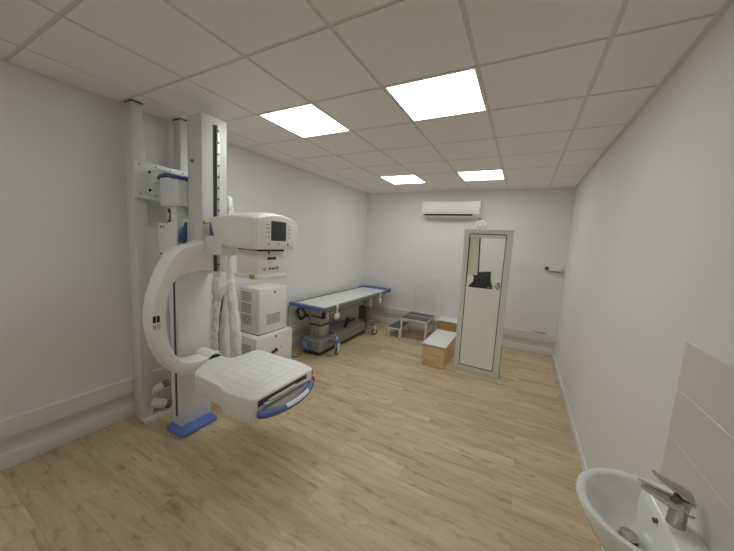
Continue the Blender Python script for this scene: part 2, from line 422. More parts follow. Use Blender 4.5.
def strokes(b, y, z, w, h, segs, x=.853, tk=.0035):
    for (u0, v0, u1, v1) in segs:
        p = Vector((x, y+w*u0, z+h*v0)); q = Vector((x, y+w*u1, z+h*v1))
        tube(b, [p, q], tk*.6, 5)
strokes(b, .410, 1.050, .017, .036, [(0, 0, .5, 1), (.5, 1, 1, 0), (.2, .4, .8, .4), (0, .95, .0, .6)])
strokes(b, .436, 1.050, .017, .036, [(0, .5, 0, 1), (0, 1, 1, 1), (1, 1, 1, 0), (0, .5, 1, .5), (0, 0, 1, 0)])
part('emblem_letters', b, M['vent'], arm, 'faint grey characters under the black squares')
part('arm_end', tube(bm_(), [(.66, .875, .672), (.665, .875, .672), (.848, .875, .672), (.855, .875, .672)], [.05, .068, .068, .062], 28), M['cream'], X)
part('pivot_ring', tube(bm_(), [(.855, .868, .664), (.866, .868, .664)], .062, 28), M['gap'], X, 'black ring at the detector pivot')

# detector housing
D = [(.867, .80), (.90, .735), (.96, .65), (.99, .615), (1.03, .592), (1.30, .584), (1.345, .578), (1.385, .566), (1.43, .560), (1.52, .566), (1.64, .588), (1.66, .60), (1.672, .62),
     (1.675, 1.165), (1.66, 1.185), (1.63, 1.195), (1.45, 1.222), (1.36, 1.205), (1.03, 1.205), (1.0, 1.19), (.992, .97), (.98, .935), (.94, .92), (.867, .915)]
zb = lambda x: .605 if x < .95 else .545 if x < 1.28 else (.552 if x < 1.36 else .528)
b = bm_()
cx = 1.34; cy = .895
def ringd(f, z): return [(cx+(p[0]-cx)*f, cy+(p[1]-cy)*f, (z if z is not None else zb(p[0]))) for p in D]
rings = [[(x, y, zz-.0) for (x, y, zz) in ringd(.98, None)], [(x, y, zz+.018) for (x, y, zz) in ringd(1.0, None)], ringd(1.0, .684), ringd(.995, .695), ringd(.982, .7)]
loft(b, rings)
det = part('detector_housing', b, M['cream'], X, 'flat white detector box facing up', 50)
b = bm_()
def ln(x0, x1, y0, y1): box(b, min(x0, x1)-.0013, max(x0, x1)+.0013, min(y0, y1)-.0013, max(y0, y1)+.0013, .6995, .7006)
def rect(x0, x1, y0, y1): ln(x0, x1, y0, y0); ln(x0, x1, y1, y1); ln(x0, x0, y0, y1); ln(x1, x1, y0, y1)
rect(1.14, 1.57, .685, 1.135); rect(1.215, 1.50, .76, 1.06); rect(1.29, 1.425, .835, .985)
ln(1.14, 1.57, .91, .91); ln(1.355, 1.355, .685, .835); ln(1.355, 1.355, .985, 1.135)
part('field_lines', b, M['line'], det, 'thin grey printed field outlines')
# cassette opening, tray, handle
part('tray_opening', box(bm_(), 1.60, 1.6775, .62, 1.10, .640, .682, .002), M['slot'], det, 'dark cassette opening')
b = box(bm_(), 1.55, 1.705, .66, 1.08, .643, .650, .002); box(b, 1.56, 1.70, .70, .97, .651, .660, .003)
part('cassette_tray', b, M['btn'], det, 'grey metal cassette tray')
b = box(bm_(), 1.674, 1.684, .615, 1.175, .572, .602, .003); part('tray_front', b, M['cream'], det)
b = box(bm_(), 1.676, 1.686, .625, 1.165, .61, .618, .001); part('tray_rail', b, M['metal'], det)
hp = spline([(1.678, .612, .598), (1.71, .655, .586), (1.738, .755, .577), (1.75, .885, .573), (1.738, 1.01, .576), (1.71, 1.105, .584), (1.678, 1.16, .594)], 6)
hd = part('handle', tube(bm_(), hp, [.018]+[.025]*(len(hp)-2)+[.018], 12), M['tblue'], X, 'curved blue handle bar')
for p in ((hp[0], hp[3]), (hp[-4], hp[-1])): pass
b = bm_(); sel = hp[14:27]
ang = [math.radians(a) for a in (88, 70, 52, 34, 16)]
loft(b, [[(p.x+.024*math.cos(a), p.y, p.z+.024*math.sin(a)) for a in ang]+[(p.x+.0265*math.cos(a), p.y, p.z+.0265*math.sin(a)) for a in ang[::-1]] for p in sel])
part('handle_label', b, M['paleblue'], hd, 'pale printed strip on the handle')
part('release_knob', tube(bm_(), [(1.64, 1.19, .582), (1.64, 1.225, .582), (1.64, 1.235, .582)], [.02, .022, .015], 14), M['red'], X, 'dark red round knob')
part('side_stop', box(bm_(), 1.61, 1.65, 1.195, 1.212, .625, .655, .004), M['gap'], X, 'black stop at the corner')

# tube head
part('head_bracket', box(bm_(), .866, 1.06, .795, .965, 1.585, 1.735, .008), M['white'], X)
part('head_clamp', box(bm_(), .90, .935, .80, .96, 1.735, 1.84, .004), M['dmetal'], X)
part('clamp_lever', tube(bm_(), [(.885, .79, 1.835), (.885, .765, 1.835)], .013, 10), M['brass'], X, 'small brass lever end')
def hring(x, yc, hw, z0, z1, dome, r=.02):
    pts = []
    pts.append((x, yc-hw+r, z0)); 
    n = 8
    pts = [(x, yc-hw*.93, z0), (x, yc-hw*.985, z0+.012), (x, yc-hw, z0+.05), (x, yc-hw*.995, z1-.03), (x, yc-hw*.97, z1-.008), (x, yc-hw*.92, z1)]
    for k in range(1, n):
        u = -0.92+1.84*k/n
        pts.append((x, yc+hw*u, z1+dome*(1-(u/.92)**2)))
    pts += [(x, yc+hw*.92, z1), (x, yc+hw*.97, z1-.008), (x, yc+hw*.995, z1-.03), (x, yc+hw, z0+.05), (x, yc+hw*.985, z0+.012), (x, yc+hw*.93, z0)]
    return pts
hs = [(.955, .88, .10, 1.70, 1.852, .006), (.975, .88, .125, 1.685, 1.868, .012), (1.06, .88, .152, 1.68, 1.878, .02), (1.16, .88, .168, 1.678, 1.884, .026), (1.22, .88, .190, 1.674, 1.885, .032),
      (1.28, .88, .208, 1.67, 1.885, .036), (1.34, .88, .203, 1.668, 1.884, .039), (1.42, .88, .206, 1.665, 1.882, .042), (1.50, .88, .214, 1.664, 1.878, .042), (1.54, .88, .214, 1.665, 1.872, .040), (1.556, .88, .206, 1.672, 1.864, .036)]
head = part('tube_head', loft(bm_(), [[(x+.075*max(0, 1-(h[0]-.955)/.3)*max(0, (1.87-z)/.19), y-(.022*max(0, min(1, (1.80-z)/.13)) if y > .98 and h[0] > 1.15 else 0), z) for (x, y, z) in hring(*h)] for h in hs]), M['cream'], X, 'cream rounded x-ray tube head with control panel', 40)
pan = part('control_panel', prism(bm_(), [(.69, 1.70), (.70, 1.685), (1.032, 1.682), (1.05, 1.70), (1.078, 1.85), (1.06, 1.872), (.96, 1.893), (.80, 1.893), (.70, 1.872), (.685, 1.85)], 'x', 1.545, 1.562, .004), M['cream'], head)
part('display', box(bm_(), 1.5615, 1.5645, .812, .952, 1.728, 1.862, .001), M['dark'], pan, 'dark grey display')
for y in (.772, .790, .975, .993):
    for z in (1.835, 1.81, 1.783, 1.754):
        part('button', tube(bm_(), [(1.561, y, z), (1.5645, y, z)], .0055, 8), M['btn'], pan)
for y in (.794, .881): part('button', tube(bm_(), [(1.561, y, 1.705), (1.5645, y, 1.705)], .009, 10), M['btn'], pan)
b = prism(bm_(), [(.965, 1.695), (.981, 1.695), (.973, 1.716)], 'x', 1.5615, 1.5645); part('warning_mark', b, M['gap'], pan, 'small black triangle mark')
part('shadow_gap', box(bm_(), 1.30, 1.50, .755, 1.0, 1.650, 1.672), M['gap'], X, 'dark block painted as the shade under the head')  # solid near-black block painted as shade between head and collimator
clm = part('collimator', box(bm_(), 1.285, 1.50, .752, 1.008, 1.478, 1.656, .008), M['cream'], X, 'cream box below the tube head with knobs')
part('collimator_lip', prism(bm_(), [(1.275, .742), (1.515, .742), (1.515, 1.018), (1.275, 1.018)], 'z', 1.452, 1.482, .008), M['cream'], clm)
part('lens_window', box(bm_(), 1.32, 1.46, .80, .96, 1.449, 1.455), M['dark'], clm)
part('readout', box(bm_(), 1.499, 1.503, .838, .92, 1.590, 1.608, .001), M['dark'], clm, 'small black readout')
for y, z, r in ((.815, 1.525, .011), (.862, 1.527, .008), (.893, 1.526, .008), (.931, 1.530, .013)):
    part('knob', tube(bm_(), [(1.499, y, z), (1.510, y, z)], r, 12), M['dmetal'] if r < .01 else M['btn'], clm)
b = bm_()
for y in (.85, .867, .884): tube(b, [(1.499, y, 1.569), (1.502, y, 1.569)], .004, 8)
part('indicator_lights', b, M['btn'], clm)
part('laser_sticker', box(bm_(), 1.435, 1.488, .7395, .7425, 1.456, 1.486, .0005), M['yellow'], clm, 'small yellow sticker')
b = bm_()
for x in (1.445, 1.468): box(b, x, x+.012, .7385, .74, 1.462, 1.48)
part('sticker_print', b, M['vent'], clm)
part('screw', tube(bm_(), [(1.49, .85, 1.64), (1.505, .85, 1.64)], .008, 10), M['gap'], clm)

# cables wrapped in film
cg = 'film-wrapped cables hanging behind the tube head'
def cable(lab, pts, radii, at, nn=22, wob=.014):
    P = spline(pts, 14); n = len(P)
    R = []
    for i in range(n):
        u = i/(n-1)*(len(radii)-1); k = min(int(u), len(radii)-2); R.append((radii[k]*(1-(u-k))+radii[k+1]*(u-k)))
    b = bm_(); tube(b, P, R, nn)
    for v in b.verts:
        q = v.co*Vector((26, 26, 15)) if nn != 18 else v.co*Vector((14, 14, 5))
        v.co += mnoise.noise_vector(q+Vector((len(lab), 0, 0)))*wob*1.0 + mnoise.noise_vector(q*2.3)*wob*.5
    return single('cable_bundle', b, M['film'], lab, 'cable', at, cg, 60)
cable('cable bundle in crinkled clear film with a loose flap, nearest the x-ray column', [(.58, 1.11, 1.46), (.585, 1.11, 1.36), (.575, 1.11, 1.24), (.535, 1.11, 1.10), (.53, 1.11, .95), (.51, 1.11, .80), (.51, 1.11, .68), (.515, 1.11, .58), (.52, 1.11, .50)],
      [.05, .058, .062, .034, .028, .025, .026, .032, .035], (.51, 1.11, .5))
cable('widest smooth cable bundle in white film, between the two crinkled ones', [(.44, 1.27, 1.70), (.43, 1.29, 1.48), (.42, 1.29, 1.25), (.40, 1.29, 1.0), (.37, 1.29, .75), (.34, 1.30, .55), (.32, 1.36, .42), (.30, 1.46, .38)],
      [.05, .052, .058, .066, .085, .09, .07], (.36, 1.29, .3), 18, .008)
cable('cable bundle in crinkled clear film running down beside the stacked white cabinets', [(.575, 1.2, 2.10), (.60, 1.2, 1.99), (.625, 1.2, 1.75), (.615, 1.2, 1.45), (.615, 1.2, 1.30), (.645, 1.2, 1.1), (.685, 1.2, .85), (.70, 1.2, .68), (.70, 1.2, .56), (.70, 1.2, .46)],
      [.035, .034, .028, .028, .034, .044, .05, .052,  .052, .05], (.705, 1.2, .3), 22, .010)

single('bare_cable', tube(bm_(), spline([(.50, 1.195, 1.46), (.525, 1.195, 1.36), (.52, 1.195, 1.22), (.495, 1.195, 1.05), (.46, 1.195, .92), (.44, 1.195, .75), (.44, 1.195, .52)]), .007, 8), M['dmetal'],
       'thin bare dark cable hanging between the two left film-wrapped bundles', 'cable', (.46, 1.195, .5))

# ------------------------------------------------------------------ generator cabinets
def louvers(bm, face, a0, a1, z0, z1, n, at, d=.003):
    h = (z1-z0)/n
    for k in range(n):
        zz = z0+h*(k+.5)
        if face == 'x': box(bm, at-.001, at+d*.4, a0, a1, zz-h*.24, zz+h*.24)
        else: box(bm, a0, a1, at-d*.4, at+.001, zz-h*.24, zz+h*.24)
t = thing('cabinet', 'lower white steel cabinet standing on floor beneath the vented cabinet', 'cabinet', (.35, 1.85, 0), 'white generator cabinets')
x0, x1, y0, y1 = .15, .562, 1.565, 2.145
part('body', box(bm_(), x0, x1-.012, y0, y1, .03, .59, .006), M['cab'], t)
part('base', box(bm_(), x0+.02, x1-.03, y0+.02, y1-.02, 0, .03), M['gap'], t, 'dark recessed base')
part('front_panel', box(bm_(), x1-.012, x1, y0+.002, y1-.002, .034, .587, .004), M['cab'], t)
b = bm_(); louvers(b, 'y', x0+.06, x1-.08, .36, .50, 6, y0); part('vents', b, M['vent'], t, 'grey vent slots')
part('lock', tube(bm_(), [(x1-.001, 1.86, .555), (x1+.006, 1.86, .555)], .013, 12), M['dmetal'], t, 'round lock')
part('connector', tube(bm_(), [(x1-.001, 1.86, .385), (x1+.02, 1.86, .385)], .02, 12), M['gap'], t, 'black connector')
part('connector', box(bm_(), x1-.001, x1+.022, 1.795, 1.835, .36, .385, .004), M['gap'], t, 'black connector')
part('lamp', tube(bm_(), [(x1-.001, 1.945, .40), (x1+.008, 1.945, .40)], .010, 10), M['btn'], t)
t = thing('cabinet', 'upper white vented steel cabinet stacked on the lower one', 'cabinet', (.33, 1.88, .59), 'white generator cabinets')
x0, x1, y0, y1 = .17, .50, 1.657, 2.100
part('body', box(bm_(), x0, x1-.012, y0, y1, .60, 1.142, .006), M['cab'], t)
part('base_gap', box(bm_(), x0+.01, x1-.016, y0+.01, y1-.01, .59, .602), M['gap'], t, 'dark gap below')
part('front_panel', box(bm_(), x1-.012, x1, y0+.002, y1-.002, .603, 1.139, .004), M['cab'], t)
for z0 in (.70, .84, .98):
    b = bm_(); louvers(b, 'y', x0+.03, x1-.13, z0, z0+.115, 6, y0); part('vents', b, M['vent'], t, 'grey side vent slots')
b = bm_(); louvers(b, 'x', 1.77, 1.98, .70, .83, 6, x1); part('vents', b, M['vent'], t, 'grey front vent slots')
part('lock', tube(bm_(), [(x1-.001, 1.89, 1.09), (x1+.006, 1.89, 1.09)], .013, 12), M['dmetal'], t, 'round lock')

# ------------------------------------------------------------------ patient table
PT = thing('patient_table', 'long mobile patient table with white top and blue ends along left wall', 'table', (.4, 3.75, 0))
part('table_top', box(bm_(), .115, .675, 2.66, 4.80, .752, .772, .005), M['mattop'], PT, 'flat white top')
for x0, x1 in ((.07, .117), (.675, .722)):
    part('side_rail', box(bm_(), x0, x1, 2.62, 4.86, .725, .777, .006), M['railgrey'], PT, 'grey metal edge rail')
b = box(bm_(), .115, .675, 2.66, 4.80, .728, .752); part('top_frame', b, M['grey'], PT)
part('end_bar', prism(bm_(), rrect(.055, .712, 2.596, 2.668, .03), 'z', .735, .784, .012, 3), M['tblue'], PT, 'blue bar across the near end')
b = bm_()
E_ = [(.072, 4.70), (.08, 4.83), (.12, 4.885), (.22, 4.915), (.40, 4.928), (.60, 4.922), (.72, 4.905), (.758, 4.86), (.758, 4.72)]
I_ = [(.70, 4.70), (.69, 4.78), (.62, 4.81), (.40, 4.82), (.20, 4.81), (.125, 4.785), (.115, 4.70)]
prism(b, E_+I_, 'z', .735, .805, .012, 3)
part('end_bar', b, M['tblue'], PT, 'curved blue bar around the far end')
part('base', box(bm_(), .25, .60, 2.70, 4.20, .065, .25, .025, 3), M['grey'], PT, 'long grey base')
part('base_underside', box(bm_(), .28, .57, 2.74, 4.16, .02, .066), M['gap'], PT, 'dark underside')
part('base_cover', box(bm_(), .28, .56, 3.1, 4.12, .25, .285, .01), M['grey'], PT)
for y0, y1 in ((2.87, 3.08),):
    p = part('lift_pillar', box(bm_(), .275, .48, y0, y1, .24, .42, .010), M['pillar'], PT, 'grey ribbed lifting pillar')
    b = bm_()
    for k in range(3): box(b, .30+k*.06, .308+k*.06, y0-.003, y0+.002, .25, .41)
    for k in range(3): box(b, .478, .483, y0+.04+k*.06, y0+.048+k*.06, .25, .41)
    part('ribs', b, M['grey'], p)
    part('joint', box(bm_(), .265, .49, y0-.01, y1+.01, .418, .431, .003), M['gap'], p, 'black joint')
    part('middle_section', box(bm_(), .28, .475, y0+.005, y1-.005, .431, .545, .008), M['pillar'], p)
    part('joint_upper', box(bm_(), .268, .487, y0-.004, y1+.004, .543, .556, .003), M['gap'], p, 'black joint')
    part('upper_section', box(bm_(), .29, .465, y0+.015, y1-.015, .556, .73, .008), M['pillar'], p)
p = part('lift_pillar', box(bm_(), .46, .64, 4.06, 4.18, .25, .535, .008), M['dmetal'], PT, 'dark far lifting pillar')
part('upper_section', box(bm_(), .56, .68, 4.08, 4.17, .535, .73, .006), M['pillar'], p)
part('lever', tube(bm_(), [(.54, 3.46, .28), (.60, 3.46, .40), (.645, 3.36, .49)], [.03, .028, .018], 10), M['rubber'], PT, 'black pedal lever')
part('lever', tube(bm_(), [(.58, 3.46, .38), (.63, 3.52, .40), (.65, 3.60, .41)], [.022, .02, .016], 10), M['rubber'], PT, 'black pedal lever')
part('corner_bumper', tube(bm_(), [(.30, 2.735, .14), (.30, 2.69, .14), (.30, 2.665, .14), (.30, 2.655, .14)], [.075, .075, .06, .03], 18), M['grey'], PT)
part('bumper_cap', tube(bm_(), spline([(.30, 2.70, .20), (.315, 2.655, .19), (.36, 2.64, .155), (.41, 2.65, .115), (.42, 2.70, .10)], 5), .027, 12), M['tblue'], PT, 'blue corner bumper')
def caster(x, y, pedal, ax=(1, 0)):
    d = Vector((ax[0], ax[1], 0)).normalized(); o = Vector((x, y, .058))
    c = part('caster', tube(bm_(), [o-d*.013, o-d*.012, o+d*.012, o+d*.013], [.048, .058, .058, .048], 22), M['wheel'], PT, 'dark caster wheel')
    part('hub', tube(bm_(), [o-d*.017, o+d*.017], .032, 16), M['metal'], c)
    b = bm_()
    for s in (-1, 1): prism(b, [(y-.02, .045), (y+.02, .045), (y+.035, .16), (y-.035, .16)], 'x', x+s*.022-.004, x+s*.022+.004)
    box(b, x-.027, x+.027, y-.038, y+.038, .15, .185, .008)
    part('fork', b, M['steel_white'], c)
    part('stem', box(bm_(), .58, x+.02, y-.03, y+.03, .185, .225, .008), M['grey'], c)
    if pedal:
        part('brake_pedal', box(bm_(), x-.03, x+.04, y-.085, y-.005, .19, .245, .015, rot=Matrix.Rotation(.35, 3, 'X')), M['tblue'], c, 'blue brake pedal')
        part('pedal_pin', tube(bm_(), [(x, y-.02, .24), (x, y-.02, .29)], .016, 10), M['steel_white'], c)
    else: part('guard', box(bm_(), x-.16, x+.0, y-.06, y+.06, .19, .285, .012), M['grey'], c)
caster(.744, 2.955, True); caster(.765, 4.16, False, (.75, -.66))
for y, s in ((2.93, 1.), (4.42, .8)):
    c = part('rail_clamp', box(bm_(), .712, .735, y-.02*s, y+.02*s, .715, .785, .004), M['steel_white'], PT, 'white clamp on the rail')
    part('clamp_stem', box(bm_(), .715, .733, y-.012*s, y+.012*s, .64, .72, .003), M['steel_white'], c)
    part('clamp_grip', box(bm_(), .705, .745, y-.055*s, y+.045*s, .575, .66, .008), M['steel_white'], c)
part('rail_clamp', box(bm_(), .66, .70, 2.72, 2.76, .58, .73, .005), M['pillar'], PT, 'beige bracket under the near corner')
part('rail_latch', box(bm_(), .62, .66, 2.68, 2.72, .60, .70, .008), M['rubber'], PT, 'black latch under the near corner')
b = bm_()
for k in range(5):
    cc = Vector((.325+.008*math.sin(k*2.1), 2.565+.006*k, .655+.008*math.cos(k*1.7)))
    rr = .075+.009*math.sin(k*1.3)
    tube(b, [cc+Vector((rr*math.cos(a)*1.05, .008*math.sin(3*a+k), rr*math.sin(a))) for a in [2*PI*i/28 for i in range(29)]], .0075, 7)
tube(b, spline([(.30, 2.575, .73), (.27, 2.58, .735), (.25, 2.585, .725)]), .006, 7)
single('cable_coil', b, M['rubber'], 'coiled black cable hanging on the near blue end of the patient table', 'cable', (.325, 2.57, .58))
b = tube(bm_(), spline([(.075, 2.585, .735), (.072, 2.58, .55), (.075, 2.59, .35), (.10, 2.60, .12), (.16, 2.56, .012), (.26, 2.50, .008), (.33, 2.56, .008), (.30, 2.64, .008), (.22, 2.60, .008)]), .005, 7)
single('power_cable', b, M['dmetal'], 'thin dark cable hanging from the table end down to the floor', 'cable', (.12, 2.58, 0))
t = thing('wall_plug', 'black plug in the left wall socket beneath the table end', 'plug', (0, 3.2, .42))
part('socket_plate', box(bm_(), 0, .012, 3.02, 3.12, .44, .52, .003), M['trunk'], t)
part('plug_body', box(bm_(), .012, .06, 3.035, 3.085, .455, .505, .008), M['rubber'], t, 'black plug')
part('plug_lead', tube(bm_(), spline([(.05, 3.06, .47), (.075, 3.10, .42), (.07, 3.18, .34), (.06, 3.25, .14), (.08, 3.2, .02)]), .006, 7), M['rubber'], t)

# ------------------------------------------------------------------ step stool with hand rail
S = thing('step_stool', 'white two-step stool with grey treads and thin hand rail at back wall', 'step stool', (1.4, 4.5, 0))
def legs(x0, x1, y0, y1, h, r=.014):
    for x in (x0, x1):
        for y in (y0, y1): part('leg', box(bm_(), x-r, x+r, y-r, y+r, 0, h, .004), M['steel_white'], S)
def step(x0, x1, y0, y1, z):
    b = bm_()
    for a in ((x0, x1, y0, y0+.028), (x0, x1, y1-.028, y1), (x0, x0+.028, y0+.028, y1-.028), (x1-.028, x1, y0+.028, y1-.028)): box(b, *a, z-.032, z-.004, .003)
    part('step_frame', b, M['steel_white'], S)
    part('tread', box(bm_(), x0+.006, x1-.006, y0+.006, y1-.006, z-.006, z+.006, .003), M['tread'], S, 'dark grey ribbed tread')
step(1.00, 1.235, 4.265, 4.80, .185); step(1.235, 1.725, 4.29, 4.585, .40); step(1.235, 1.725, 4.60, 4.815, .41)
legs(1.014, 1.234, 4.279, 4.786, .155)
legs(1.249, 1.711, 4.304, 4.80, .37)
for x in (1.70,):
    part('cross_bar', box(bm_(), x-.01, x+.01, 4.32, 4.79, .15, .17, .002), M['steel_white'], S)
rl = [(1.262, 4.83, .39), (1.262, 4.83, .96), (1.275, 4.83, .985), (1.70, 4.83, 1.155), (1.725, 4.83, 1.15), (1.73, 4.83, 1.12), (1.73, 4.83, .30)]
part('hand_rail', tube(bm_(), rl, .0115, 10), M['steel_white'], S, 'thin white hand rail')
part('rail_post', tube(bm_(), [(1.775, 4.83, .0), (1.775, 4.83, 1.17)], .0115, 10), M['steel_white'], S)
part('rail_post', tube(bm_(), [(1.31, 4.83, .39), (1.31, 4.83, .995)], .008, 10), M['steel_white'], S)
part('mid_rail', tube(bm_(), [(1.262, 4.83, .70), (1.73, 4.83, .86)], .007, 8), M['steel_white'], S)
part('rail_foot', box(bm_(), 1.70, 1.80, 4.80, 4.86, .29, .36, .004), M['steel_white'], S)

# ------------------------------------------------------------------ wooden boxes
t = thing('wooden_box', 'light wooden step box with white top in front of the step stool', 'box', (2.1, 3.85, 0), 'wooden boxes')
x0, x1, y0, y1, z1 = 1.945, 2.262, 3.425, 4.27, .315
b = box(bm_(), x0, x1, y0, y1, 0, z1-.012, .003); part('body', b, M['wood'], t)
b = bm_(); box(b, x0-.001, x1+.001, y0-.004, y0+.01, z1-.045, z1-.012, .001); box(b, x0-.001, x0+.016, y0-.004, y0+.01, 0, z1-.04); box(b, x1-.03, x1+.001, y0-.004, y0+.01, 0, z1-.04)
part('edge_strips', b, M['wood'], t)
part('top', box(bm_(), x0-.02, x1+.012, y0-.012, y1+.005, z1-.010, z1+.006, .002), M['boxtop'], t, 'smooth white top')
part('top_edge', box(bm_(), x0-.014, x1+.008, y0-.008, y1, z1-.020, z1-.009), M['ply'], t, 'brown plywood edge')
t = thing('wooden_box', 'darker brown wooden box with white top standing against the back wall', 'box', (2.0, 4.75, 0), 'wooden boxes')
x0, x1, y0, y1, z1 = 1.835, 2.24, 4.62, 4.95, .39
part('body', box(bm_(), x0, x1, y0, y1, 0, z1-.012, .003), M['wood2'], t)
part('top', box(bm_(), x0-.012, x1+.01, y0-.006, y1+.004, z1-.012, z1+.006, .002), M['boxtop'], t, 'white top')
part('top_edge', box(bm_(), x0-.006, x1+.006, y0-.003, y1, z1-.024, z1-.011), M['ply'], t)
part('hand_post', tube(bm_(), [(2.135, 4.90, z1), (2.125, 4.90, .80), (2.105, 4.90, 1.18)], .011, 10), M['steel_white'], t, 'thin white upright at the back')

# ------------------------------------------------------------------ standing protective screen
t = thing('protective_screen', 'tall grey framed protective screen with window standing free near back wall', 'screen', (2.67, 3.6, 0))
def sx(x, z): return x-.024*(z/2.01) if x < 2.6 else x-.012*(z/2.01)
ya, yb = 3.573, 3.613
b = bm_()
def quadbar(b, pts, y0, y1): prism(b, [(sx(x, z), z) for x, z in pts], 'y', y0, y1, .002, 1)
xl, xr = 2.374, 2.976
quadbar(b, [(xl, 0), (2.442, 0), (2.442, 2.012), (xl, 2.012)], ya, yb)
quadbar(b, [(2.898, 0), (xr, 0), (xr, 2.012), (2.898, 2.012)], ya, yb)
quadbar(b, [(2.442, 1.95), (2.898, 1.95), (2.898, 2.012), (2.442, 2.012)], ya, yb)
quadbar(b, [(2.442, 0), (2.898, 0), (2.898, .07), (2.442, .07)], ya, yb)
part('frame', b, M['frame'], t, 'grey outer frame')
b = bm_()
quadbar(b, [(2.442, .07), (2.452, .07), (2.452, 1.95), (2.442, 1.95)], ya+.006, yb-.006)
quadbar(b, [(2.888, .07), (2.898, .07), (2.898, 1.95), (2.888, 1.95)], ya+.006, yb-.006)
quadbar(b, [(2.452, 1.938), (2.888, 1.938), (2.888, 1.95), (2.452, 1.95)], ya+.006, yb-.006)
quadbar(b, [(2.452, .07), (2.888, .07), (2.888, .082), (2.452, .082)], ya+.006, yb-.006)
part('gasket', b, M['gap'], t, 'black gasket line around the panel')
b = bm_(); quadbar(b, [(2.452, .082), (2.888, .082), (2.888, 1.205), (2.452, 1.205)], ya+.003, yb-.003); part('lower_panel', b, M['panel'], t, 'plain cream lower panel')
b = bm_(); quadbar(b, [(2.452, 1.895), (2.888, 1.895), (2.888, 1.938), (2.452, 1.938)], ya+.003, yb-.003); part('window_head', b, M['frame'], t)
b = bm_(); quadbar(b, [(2.452, 1.205), (2.888, 1.205), (2.888, 1.895), (2.452, 1.895)], ya+.012, ya+.018); part('window_pane', b, M['glass'], t, 'clear window pane')
b = bm_(); prism(b, [(2.434, 1.38), (2.570, 1.38), (2.545, 1.90), (2.425, 1.90)], 'y', yb+.001, yb+.02, .002, 1); st = part('rear_stile', b, M['cream2'], t, 'pale cream strip seen through the window')
b = bm_(); prism(b, [(2.570, 1.38), (2.584, 1.38), (2.561, 1.90), (2.546, 1.90)], 'y', yb-.004, yb+.021); part('stile_gasket', b, M['gap'], st, 'black edge line')
b = box(bm_(), 2.955, 2.980, yb+.03, yb+.08, 0, .45, .005); box(b, 2.40, 2.98, yb, yb+.10, 0, .03, .004)
part('rear_foot', b, M['dmetal'], t, 'dark foot behind the right edge')
part('switch_plate', box(bm_(), 2.775, 2.87, yb+.001, yb+.03, 1.205, 1.325, .004), M['cream'], t, 'small plate with four dark buttons')
sw = [o for o in t.children if o.name.startswith('switch_plate')]
for x, z in ((2.842, 1.287), (2.818, 1.252), (2.856, 1.252), (2.837, 1.222)):
    part('switch_button', tube(bm_(), [(x, yb+.002, z), (x, yb-.004, z)], .012, 10), M['dmetal'], t)
part('rear_shelf', box(bm_(), 2.43, 2.88, yb+.001, yb+.20, 1.17, 1.19, .003), M['frame'], t)
# dark bag on the shelf behind the pane
t = thing('bag', 'crumpled black bag seen behind the window of the standing screen', 'bag', (2.6, 3.72, 1.19))
def bagring(z, xa, xb, y0, y1, sk=0):
    n = 20; out = []
    for k in range(n):
        a = 2*PI*k/n; ca, sa = math.cos(a), math.sin(a)
        ca = math.copysign(abs(ca)**.45, ca); sa = math.copysign(abs(sa)**.6, sa)
        out.append(((xa+xb)/2+(xb-xa)/2*ca, (y0+y1)/2+(y1-y0)/2*sa+.006*math.sin(5*a+z*40), z+sk*((xa+xb)/2+(xb-xa)/2*ca-2.6)))
    return out
b = loft(bm_(), [bagring(1.191, 2.445, 2.772, 3.645, 3.79), bagring(1.215, 2.455, 2.772, 3.64, 3.795), bagring(1.255, 2.49, 2.758, 3.642, 3.79), bagring(1.30, 2.508, 2.742, 3.645, 3.775), bagring(1.345, 2.51, 2.735, 3.65, 3.75, .05), bagring(1.385, 2.495, 2.733, 3.66, 3.72, .15), bagring(1.40, 2.49, 2.73, 3.67, 3.70, .2)])
part('body', b, M['bag'], t)
part('flap', prism(bm_(), [(2.565, 1.33), (2.735, 1.335), (2.735, 1.445), (2.568, 1.418)], 'y', 3.665, 3.685, .006), M['bag'], t)
part('strap', tube(bm_(), spline([(2.445, 3.64, 1.222), (2.47, 3.638, 1.25), (2.50, 3.637, 1.285), (2.505, 3.645, 1.30)]), .012, 8), M['cream'], t, 'pale strap at the left')
part('buckle', tube(bm_(), [(2.722, 3.640, 1.225), (2.722, 3.632, 1.225)], .012, 12), M['metal'], t, 'small bright buckle')

# ------------------------------------------------------------------ hand basin and tap
B = thing('wash_basin', 'white ceramic wall basin on the right wall under the tiles', 'basin', (W-.15, .68, .70))
xc, yc, ax, ay = 3.585, .68, .212, .218
zr = .85
def plan(f, fx=None, n=48):
    """front half ellipse, straight back against the wall"""
    out = []
    for k in range(n):
        a = PI/2 + PI*k/(n-1)
        out.append((xc+ax*f*math.cos(a), yc+ay*f*math.sin(a)))
    return out
xw = W-.010
def oring(f, z, dx=0, xb=xw):
    p = [(x+dx, y, z) for x, y in plan(f)]
    y1, y0 = p[0][1], p[-1][1]
    n = 10
    back = [(xc+dx+(xb-xc-dx)*k/n, y0, z) for k in range(1, n)] + [(xb, y0, z)] + [(xb, y0+(y1-y0)*k/16, z) for k in range(1, 16)] + [(xb, y1, z)] + [(xb-(xb-xc-dx)*k/n, y1, z) for k in range(1, n)]
    return p+back
